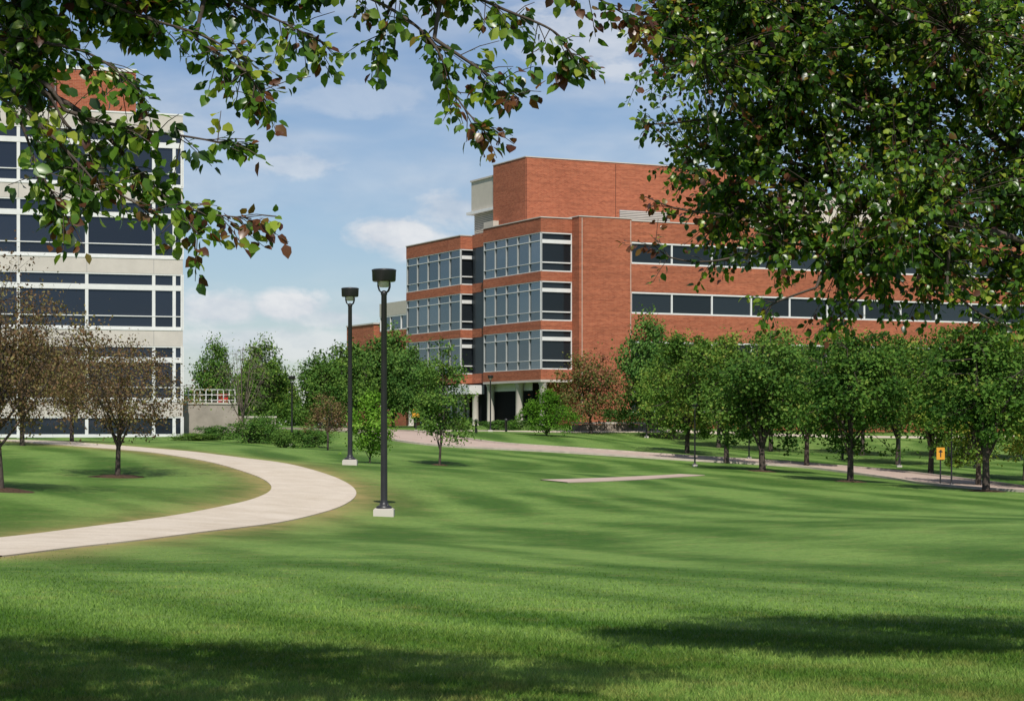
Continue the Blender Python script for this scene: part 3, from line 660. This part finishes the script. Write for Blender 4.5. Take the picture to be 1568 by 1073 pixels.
# ---------------------------------------------------------------- lamps, signs, fence
def lamp_mesh():
    B=MB()
    X=np.array([1.,0]);Yv=np.array([0,1.]);o=(0,0)
    z0=-E
    obox(B,o,X,Yv,-.31,.31,-.31,.31,z0-.4,z0+.2,1);obox(B,o,X,Yv,-.28,.28,-.28,.28,z0+.2,z0+.23,1)
    lathe(B,[(.24,.23),(.24,.29),(.15,.33),(.115,.42),(.105,.5),(.085,6.75),(.10,6.77),(.10,6.86),(.03,6.9),(0,6.9)],16,0)
    for k in range(4):
        a=math.pi/4+k*math.pi/2;d=np.array([math.cos(a),math.sin(a),0])
        tube(B,np.array([d*.06+[0,0,6.8],d*.2+[0,0,6.9],d*.25+[0,0,7.02],d*.25+[0,0,7.2]]),.022,6,0)
        b=np.array([math.cos(a)*.13,math.sin(a)*.13,.23]);lathe(B,[(0.02,.23),(.02,.36),(0,.37)],6,0,b[0]*1.3,b[1]*1.3)
    lathe(B,[(.0,7.0),(.13,7.0),(.22,7.17)],16,2)
    lathe(B,[(.0,7.17),(.33,7.17),(.36,7.2),(.37,7.48),(.38,7.5),(.38,7.53),(.33,7.55),(0,7.58)],24,0)
    return B.mesh('street_lamp',[m_black,m_conc,m_lens])
lm=lamp_mesh()
def lamp(px,D,s=1.):
    x=(px-CX)/F*D;return link(lm,'street_lamp',(x,D,tz(x,D)+.0),0,(s,s,s))
lamp(588,61);lamp(536,85)
for px,D,s in [(447,118,.55),(751,147,.55),(1064,108,.45),(1457,96,.42),(1377,125,.5),(990,150,.5),(1147,125,.45)]: lamp(px,D,s)
def sign(px,D,h,w_,hh):
    x=(px-CX)/F*D;B=MB();z=tz(x,D)-E;o=(x,D);X=np.array([1.,0]);Yv=np.array([0,-1.])
    tube(B,np.array([[x,D,z+E-.2],[x,D,z+E+h]]),.04,8,0,cap=True)
    obox(B,o,X,Yv,-w_/2,w_/2,.045,.07,z+h-hh,z+h,1)
    obox(B,o,X,Yv,-.03,.03,.071,.074,z+h-hh*.8,z+h-hh*.4,0);obox(B,o,X,Yv,-.10,.10,.0712,.0745,z+h-hh*.4,z+h-hh*.3,0);obox(B,o,X,Yv,-.05,.05,.0712,.0745,z+h-hh*.3,z+h-hh*.2,0)
    obox(B,o,X,Yv,-.12,.12,-.1,.1,z-.1,z+.06,2)
    group('yellow_sign',B,[m_black,m_yel,m_conc],['post','panel','footing'])
sign(1440,102,1.9,.42,.62);sign(637,146,1.6,.5,.6)
# bollard lights
B=MB();lathe(B,[(.09,-.1),(.09,.75),(.11,.76),(.11,.95),(.0,1.0)],12,0);bm=B.mesh('bollard_light',[m_black])
for px,D in [(729,140),(775,150),(1290,132)]:
    x=(px-CX)/F*D;link(bm,'bollard_light',(x,D,tz(x,D)))
# fence
B=MB();F0=W(1452,700,128)[:2];df=unit(W(1516,700,124)[:2]-F0);dn=np.array([df[1],-df[0]]);zf=tz(*F0)-E
for s in np.arange(0,2.9,.14): obox(B,F0,df,dn,s,s+.025,0,.025,zf-.1,zf+1.55,0)
for s in (0,1.4,2.8): obox(B,F0,df,dn,s-.04,s+.06,-.03,.05,zf-.2,zf+1.75,0)
for z in (.2,1.4): obox(B,F0,df,dn,0,2.8,-.005,.03,zf+z,zf+z+.05,0)
link(B.mesh('iron_fence',[m_black]),'iron_fence')

# ---------------------------------------------------------------- sky, sun, camera
saz=unit(np.array([.06,-.99]));el=math.radians(52)
w=bpy.data.worlds.new("World");scene.world=w;w.use_nodes=True;nt=w.node_tree;nt.nodes.clear();N=NT(nt)
sky=N.n('ShaderNodeTexSky',sky_type='NISHITA');sky.sun_disc=False;sky.sun_elevation=el;sky.sun_rotation=math.atan2(saz[0],saz[1]);sky.air_density=1.;sky.dust_density=.4;sky.ozone_density=2.5
d=N.n('ShaderNodeTexCoord').outputs['Generated']
n1_=N.noise(N.mapping(d,(6,6,19)),1,4,.55,.2)
n2_=N.noise(N.mapping(d,(26,26,48)),1,6,.58,.25)
base=N.ramp(n1_,[(.40,(.03,.03,.03)),(.72,(.55,.55,.55))],'EASE')
tot=base;lit=None
for px,py,sx,sz,st in [(600,358,.026,.0115,1.),(645,375,.030,.009,.85),(440,470,.025,.0085,1.),(335,474,.028,.010,.9),(500,487,.03,.006,.7),(690,318,.026,.014,.7),(450,252,.030,.008,.6),(900,60,.04,.022,.7),(400,525,.05,.010,.7),(560,150,.05,.010,.35)]:
    cdir=np.array([(px-CX)/F,1,(HY-py)/F]);cdir/=np.linalg.norm(cdir)
    s=N.n('ShaderNodeVectorMath',operation='SUBTRACT');N.l(d,s.inputs[0]);s.inputs[1].default_value=cdir
    m=N.mapping(s.outputs[0],(1/sx,1/sx,1/sz));ln=N.n('ShaderNodeVectorMath',operation='LENGTH');N.l(m,ln.inputs[0])
    g=N.math('SUBTRACT',1.05,ln.outputs['Value'],clamp=False)
    g=N.math('ADD',g,N.math('MULTIPLY',N.math('SUBTRACT',n2_,.5),2.0))
    g=N.math('MULTIPLY',N.math('MULTIPLY',g,1.9,clamp=True),st)
    tot=N.math('MAXIMUM',tot,g)
shade=N.ramp(n2_,[(.32,(5.6,6.2,7.2)),(.60,(8.6,8.7,8.9))])
skc=N.mix(1.,sky.outputs[0],(.86,.90,1.0,1),'MULTIPLY')
col=N.mix(N.math('MULTIPLY',tot,.9,clamp=True),skc,shade)
bg=N.n('ShaderNodeBackground');N.l(col,bg.inputs[0]);bg.inputs[1].default_value=.093
o=N.n('ShaderNodeOutputWorld');N.l(bg.outputs[0],o.inputs[0])
sd=bpy.data.lights.new('sun','SUN');sd.energy=5.;sd.angle=math.radians(.5);sd.color=(1,.95,.87)
so=bpy.data.objects.new('sun',sd);scene.collection.objects.link(so)
vd=Vector((saz[0]*math.cos(el),saz[1]*math.cos(el),math.sin(el)));so.rotation_euler=vd.to_track_quat('Z','Y').to_euler();so.location=(0,0,60)
cam=bpy.data.cameras.new('camera');cam.lens=70;cam.sensor_width=36;cam.shift_y=(HY-536.5)/1568;cam.clip_end=8000;cam.clip_start=.1
co=bpy.data.objects.new('camera',cam);co.location=(0,0,E);co.rotation_euler=(math.pi/2,0,0);scene.collection.objects.link(co);scene.camera=co
scene.view_settings.view_transform='Standard';scene.view_settings.look='None';scene.view_settings.exposure=0
